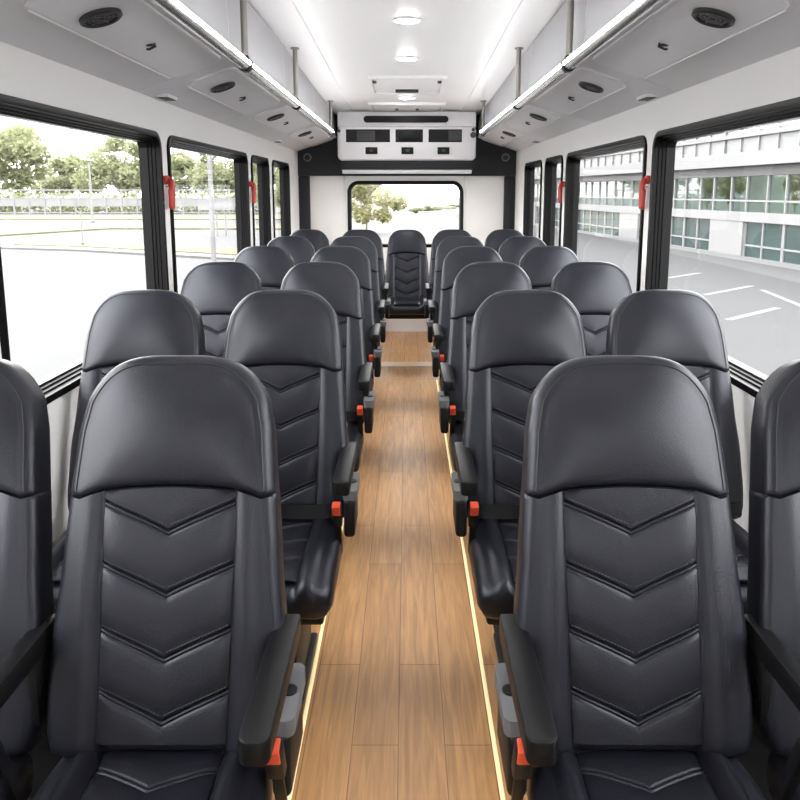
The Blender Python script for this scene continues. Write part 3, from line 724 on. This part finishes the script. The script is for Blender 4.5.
def tree(u, zc, top, wpx, k, lb, rz=0, grp='trees outside the bus', base=GZ):
    Y = zc / CT; x = (u - CX) * zc / F; H = EYE + (CYH - top) * CT * zc / F - base; wm = wpx * zc / F
    e = empty('tree', (x, Y, base), rz); tag(e, lb, 'tree', grp)
    c = link('crown', TM[k][0], e); t = link('trunk', TM[k][1], e)
    c.scale = (wm / .85, wm / .85, H * .98); t.scale = (H * .8, H * .8, H)
tree(18, 88, 122, 95, 0, 'broad green tree at the left edge of the near left window')
tree(72, 118, 152, 62, 1, 'lower green tree between two taller ones in the near left window', 1.0)
tree(124, 104, 132, 72, 1, 'tall green tree beside the right post of the near left window', 2.0)
tree(183, 116, 150, 60, 0, 'green tree at the left of the second left window', 3.0)
tree(226, 95, 140, 62, 1, 'tall green tree at the right of the second left window', .5)
tree(262, 62, 150, 34, 0, 'green tree seen through the narrow third left window', 2.4)
tree(287, 60, 158, 32, 1, 'green tree seen through the fourth left window', 4.0)
tree(366, 42, 174, 62, 2, 'yellow green tree at the left of the rear window', .7)
for i, (u, tp, w_) in enumerate(((416, 209, 11), (428, 207, 15), (438, 208.5, 14), (449, 208, 13), (459, 206, 13))):
    tree(u, 78 + i * 8, tp - 2, w_ * 1.25, i % 2, 'small distant tree low in the rear window, %s from the left' % ('first', 'second', 'third', 'fourth', 'fifth')[i], i * 1.1, 'distant trees in the rear window')
for u, zc, tp, w_, lb in ((730, 27.2, 173, 26, 'indoor tree behind the first floor glass, right one'), (708, 29.5, 175, 22, 'indoor tree behind the first floor glass, left one'), (796, 24.4, 172, 20, 'indoor tree behind the glass at the edge of the right window')):
    tree(u, 14.566 / ((u - 407) / 720 + .095) + 3.0, tp, w_ * .9, 0, lb, u, 'indoor trees behind the office glass', .78)  # added trees standing in for foliage reflected in the glass
# hedge, fence, poles on the left
fe = empty('lot_fence', (-33, 78, GZ)); tag(fe, 'long white railing fence along the far edge of the left lot', 'fence')
for j in range(30):
    b = MB(); x = -24 + j * 1.65; b.span((x - .07, -.07, 0), (x + .07, .07, 2.75)); b.build('post', M['fence'], fe)
for zz in (.25, 1.0, 1.75, 2.65):
    b = MB(); b.span((-24, -.04, zz - .06), (24, .04, zz + .06)); b.build('rail', M['fence'], fe)
b = MB(); b.span((-24, -.01, 1.05), (24, .01, 1.70)); b.build('panel', M['fence'], fe)
b = MB(); rnd = random.Random(5)
for _ in range(4800):
    p = Vector((rnd.uniform(-30, 18), rnd.uniform(-1, 1), rnd.random() ** 1.3 * 2.3)); a = Vector((rnd.gauss(0, 1), rnd.gauss(0, 1), rnd.gauss(0, 1))).normalized(); c = a.cross(Vector((0, .3, 1))).normalized(); s = .28
    b.add([p - a * s, p + c * s * .6, p + a * s, p - c * s * .6], [[0, 1, 2, 3]])
o = b.build('hedge', M['leaf']); o.location = (-33, 83, GZ); tag(o, 'low green hedge behind the white railing fence', 'hedge')
def pole(u, vb, vt, r, lb, arm=True):
    p = at_z(u, vb, GZ); zc = p[1] * CT + (EYE - GZ) * ST; H = EYE + (CYH - vt) * CT * zc / F - GZ
    e = empty('lamp_post', Vector(p) + Vector((0, 0, .10 if vb == 247 else 0))); tag(e, lb, 'lamp post', 'lamp posts on the left lot'); b = MB(); b.tube([(0, 0, 0), (0, 0, H)], [r, r * .7], 10); b.build('mast', M['fence'], e)
    b = MB(); b.disc((0, 0, 0), (0, 0, 1), r * 2.2, .08, 12); b.build('base', M['curb'], e)
    if arm: b = MB(); b.box((.5, 0, H), (1.2, .25, .12), .04); b.build('lamp_head', M['fence'], e)
pole(93, 222.5, 163, .09, 'thin pale lamp post in the near left window', False)
pole(83, 247, 213, .035, 'short thin pole on the verge of the near left window', False)
pole(214, 264, 128, .09, 'white lamp post in the second left window')
p = at_z(218, 236, GZ); e = empty('sign_board', p); tag(e, 'blank white sign board on two legs in the second left window', 'sign')
sc_ = (p[1] * CT) / F
b = MB(); b.span((-18 * sc_, -.04, 26 * sc_), (18 * sc_, .04, 35 * sc_)); b.build('board', M['bwhite'], e)
for x in (-1, 8): b = MB(); b.span(((x - .7) * sc_, .05, 0), ((x + .7) * sc_, .12, 34 * sc_)); b.build('leg', M['fence'], e)
def ribbon(name, pts, m, h, lb, cat):
    P0 = [Vector(at_z(u, v, GZ)) for u, v in pts]; c = sum(P0, Vector()) / len(P0); b = MB(); n = len(P0)
    b.add([p - c for p in P0] + [p - c + Vector((0, 0, h)) for p in P0], [list(range(n)), list(range(n, 2 * n))] + [[i, (i + 1) % n, (i + 1) % n + n, i + n] for i in range(n)])
    o = b.build(name, m); o.location = c; tag(o, lb, cat, None, 'stuff' if cat == 'grass' else None); return o
ribbon('grass_verge', [(14, 246.5), (80, 248.3), (330, 262), (330, 254), (140, 247), (40, 242)], M['grass'], .10, 'strip of dry grass on the nearer traffic island', 'grass')
ribbon('curb_stone', [(0, 249), (80, 251.5), (330, 266), (330, 262.5), (80, 248.6), (0, 246.5)], M['curb'], .08, 'pale curb in front of the nearer grass strip', 'curb')
ribbon('grass_verge', [(0, 236.5), (110, 229.5), (330, 230), (330, 226.5), (110, 225.5), (0, 232.5)], M['grass'], .10, 'thin strip of dry grass farther across the lot', 'grass')
ribbon('grass_verge', [(-60, 220), (330, 220), (330, 215.5), (-60, 215.5)], M['grass'], .08, 'strip of grass at the foot of the white railing fence', 'grass')

# ------------------------------------------------------------------ light
w = bpy.data.worlds.new('World'); scene.world = w; w.use_nodes = True
N, L = w.node_tree.nodes, w.node_tree.links
bg = N['Background']; tc = N.new('ShaderNodeTexCoord'); sp = N.new('ShaderNodeSeparateXYZ'); rp = N.new('ShaderNodeValToRGB')
rp.color_ramp.elements[0].position = 0.0; rp.color_ramp.elements[0].color = (1, .99, .97, 1); rp.color_ramp.elements[1].position = .7; rp.color_ramp.elements[1].color = (.97, .98, 1, 1)
L.new(tc.outputs['Generated'], sp.inputs[0]); L.new(sp.outputs['Z'], rp.inputs[0]); L.new(rp.outputs[0], bg.inputs['Color']); bg.inputs['Strength'].default_value = 2.3
scene.view_settings.view_transform = 'Standard'; scene.view_settings.look = 'None'; scene.view_settings.exposure = 2.18; scene.view_settings.gamma = 1.0
scene.view_settings.use_curve_mapping = False
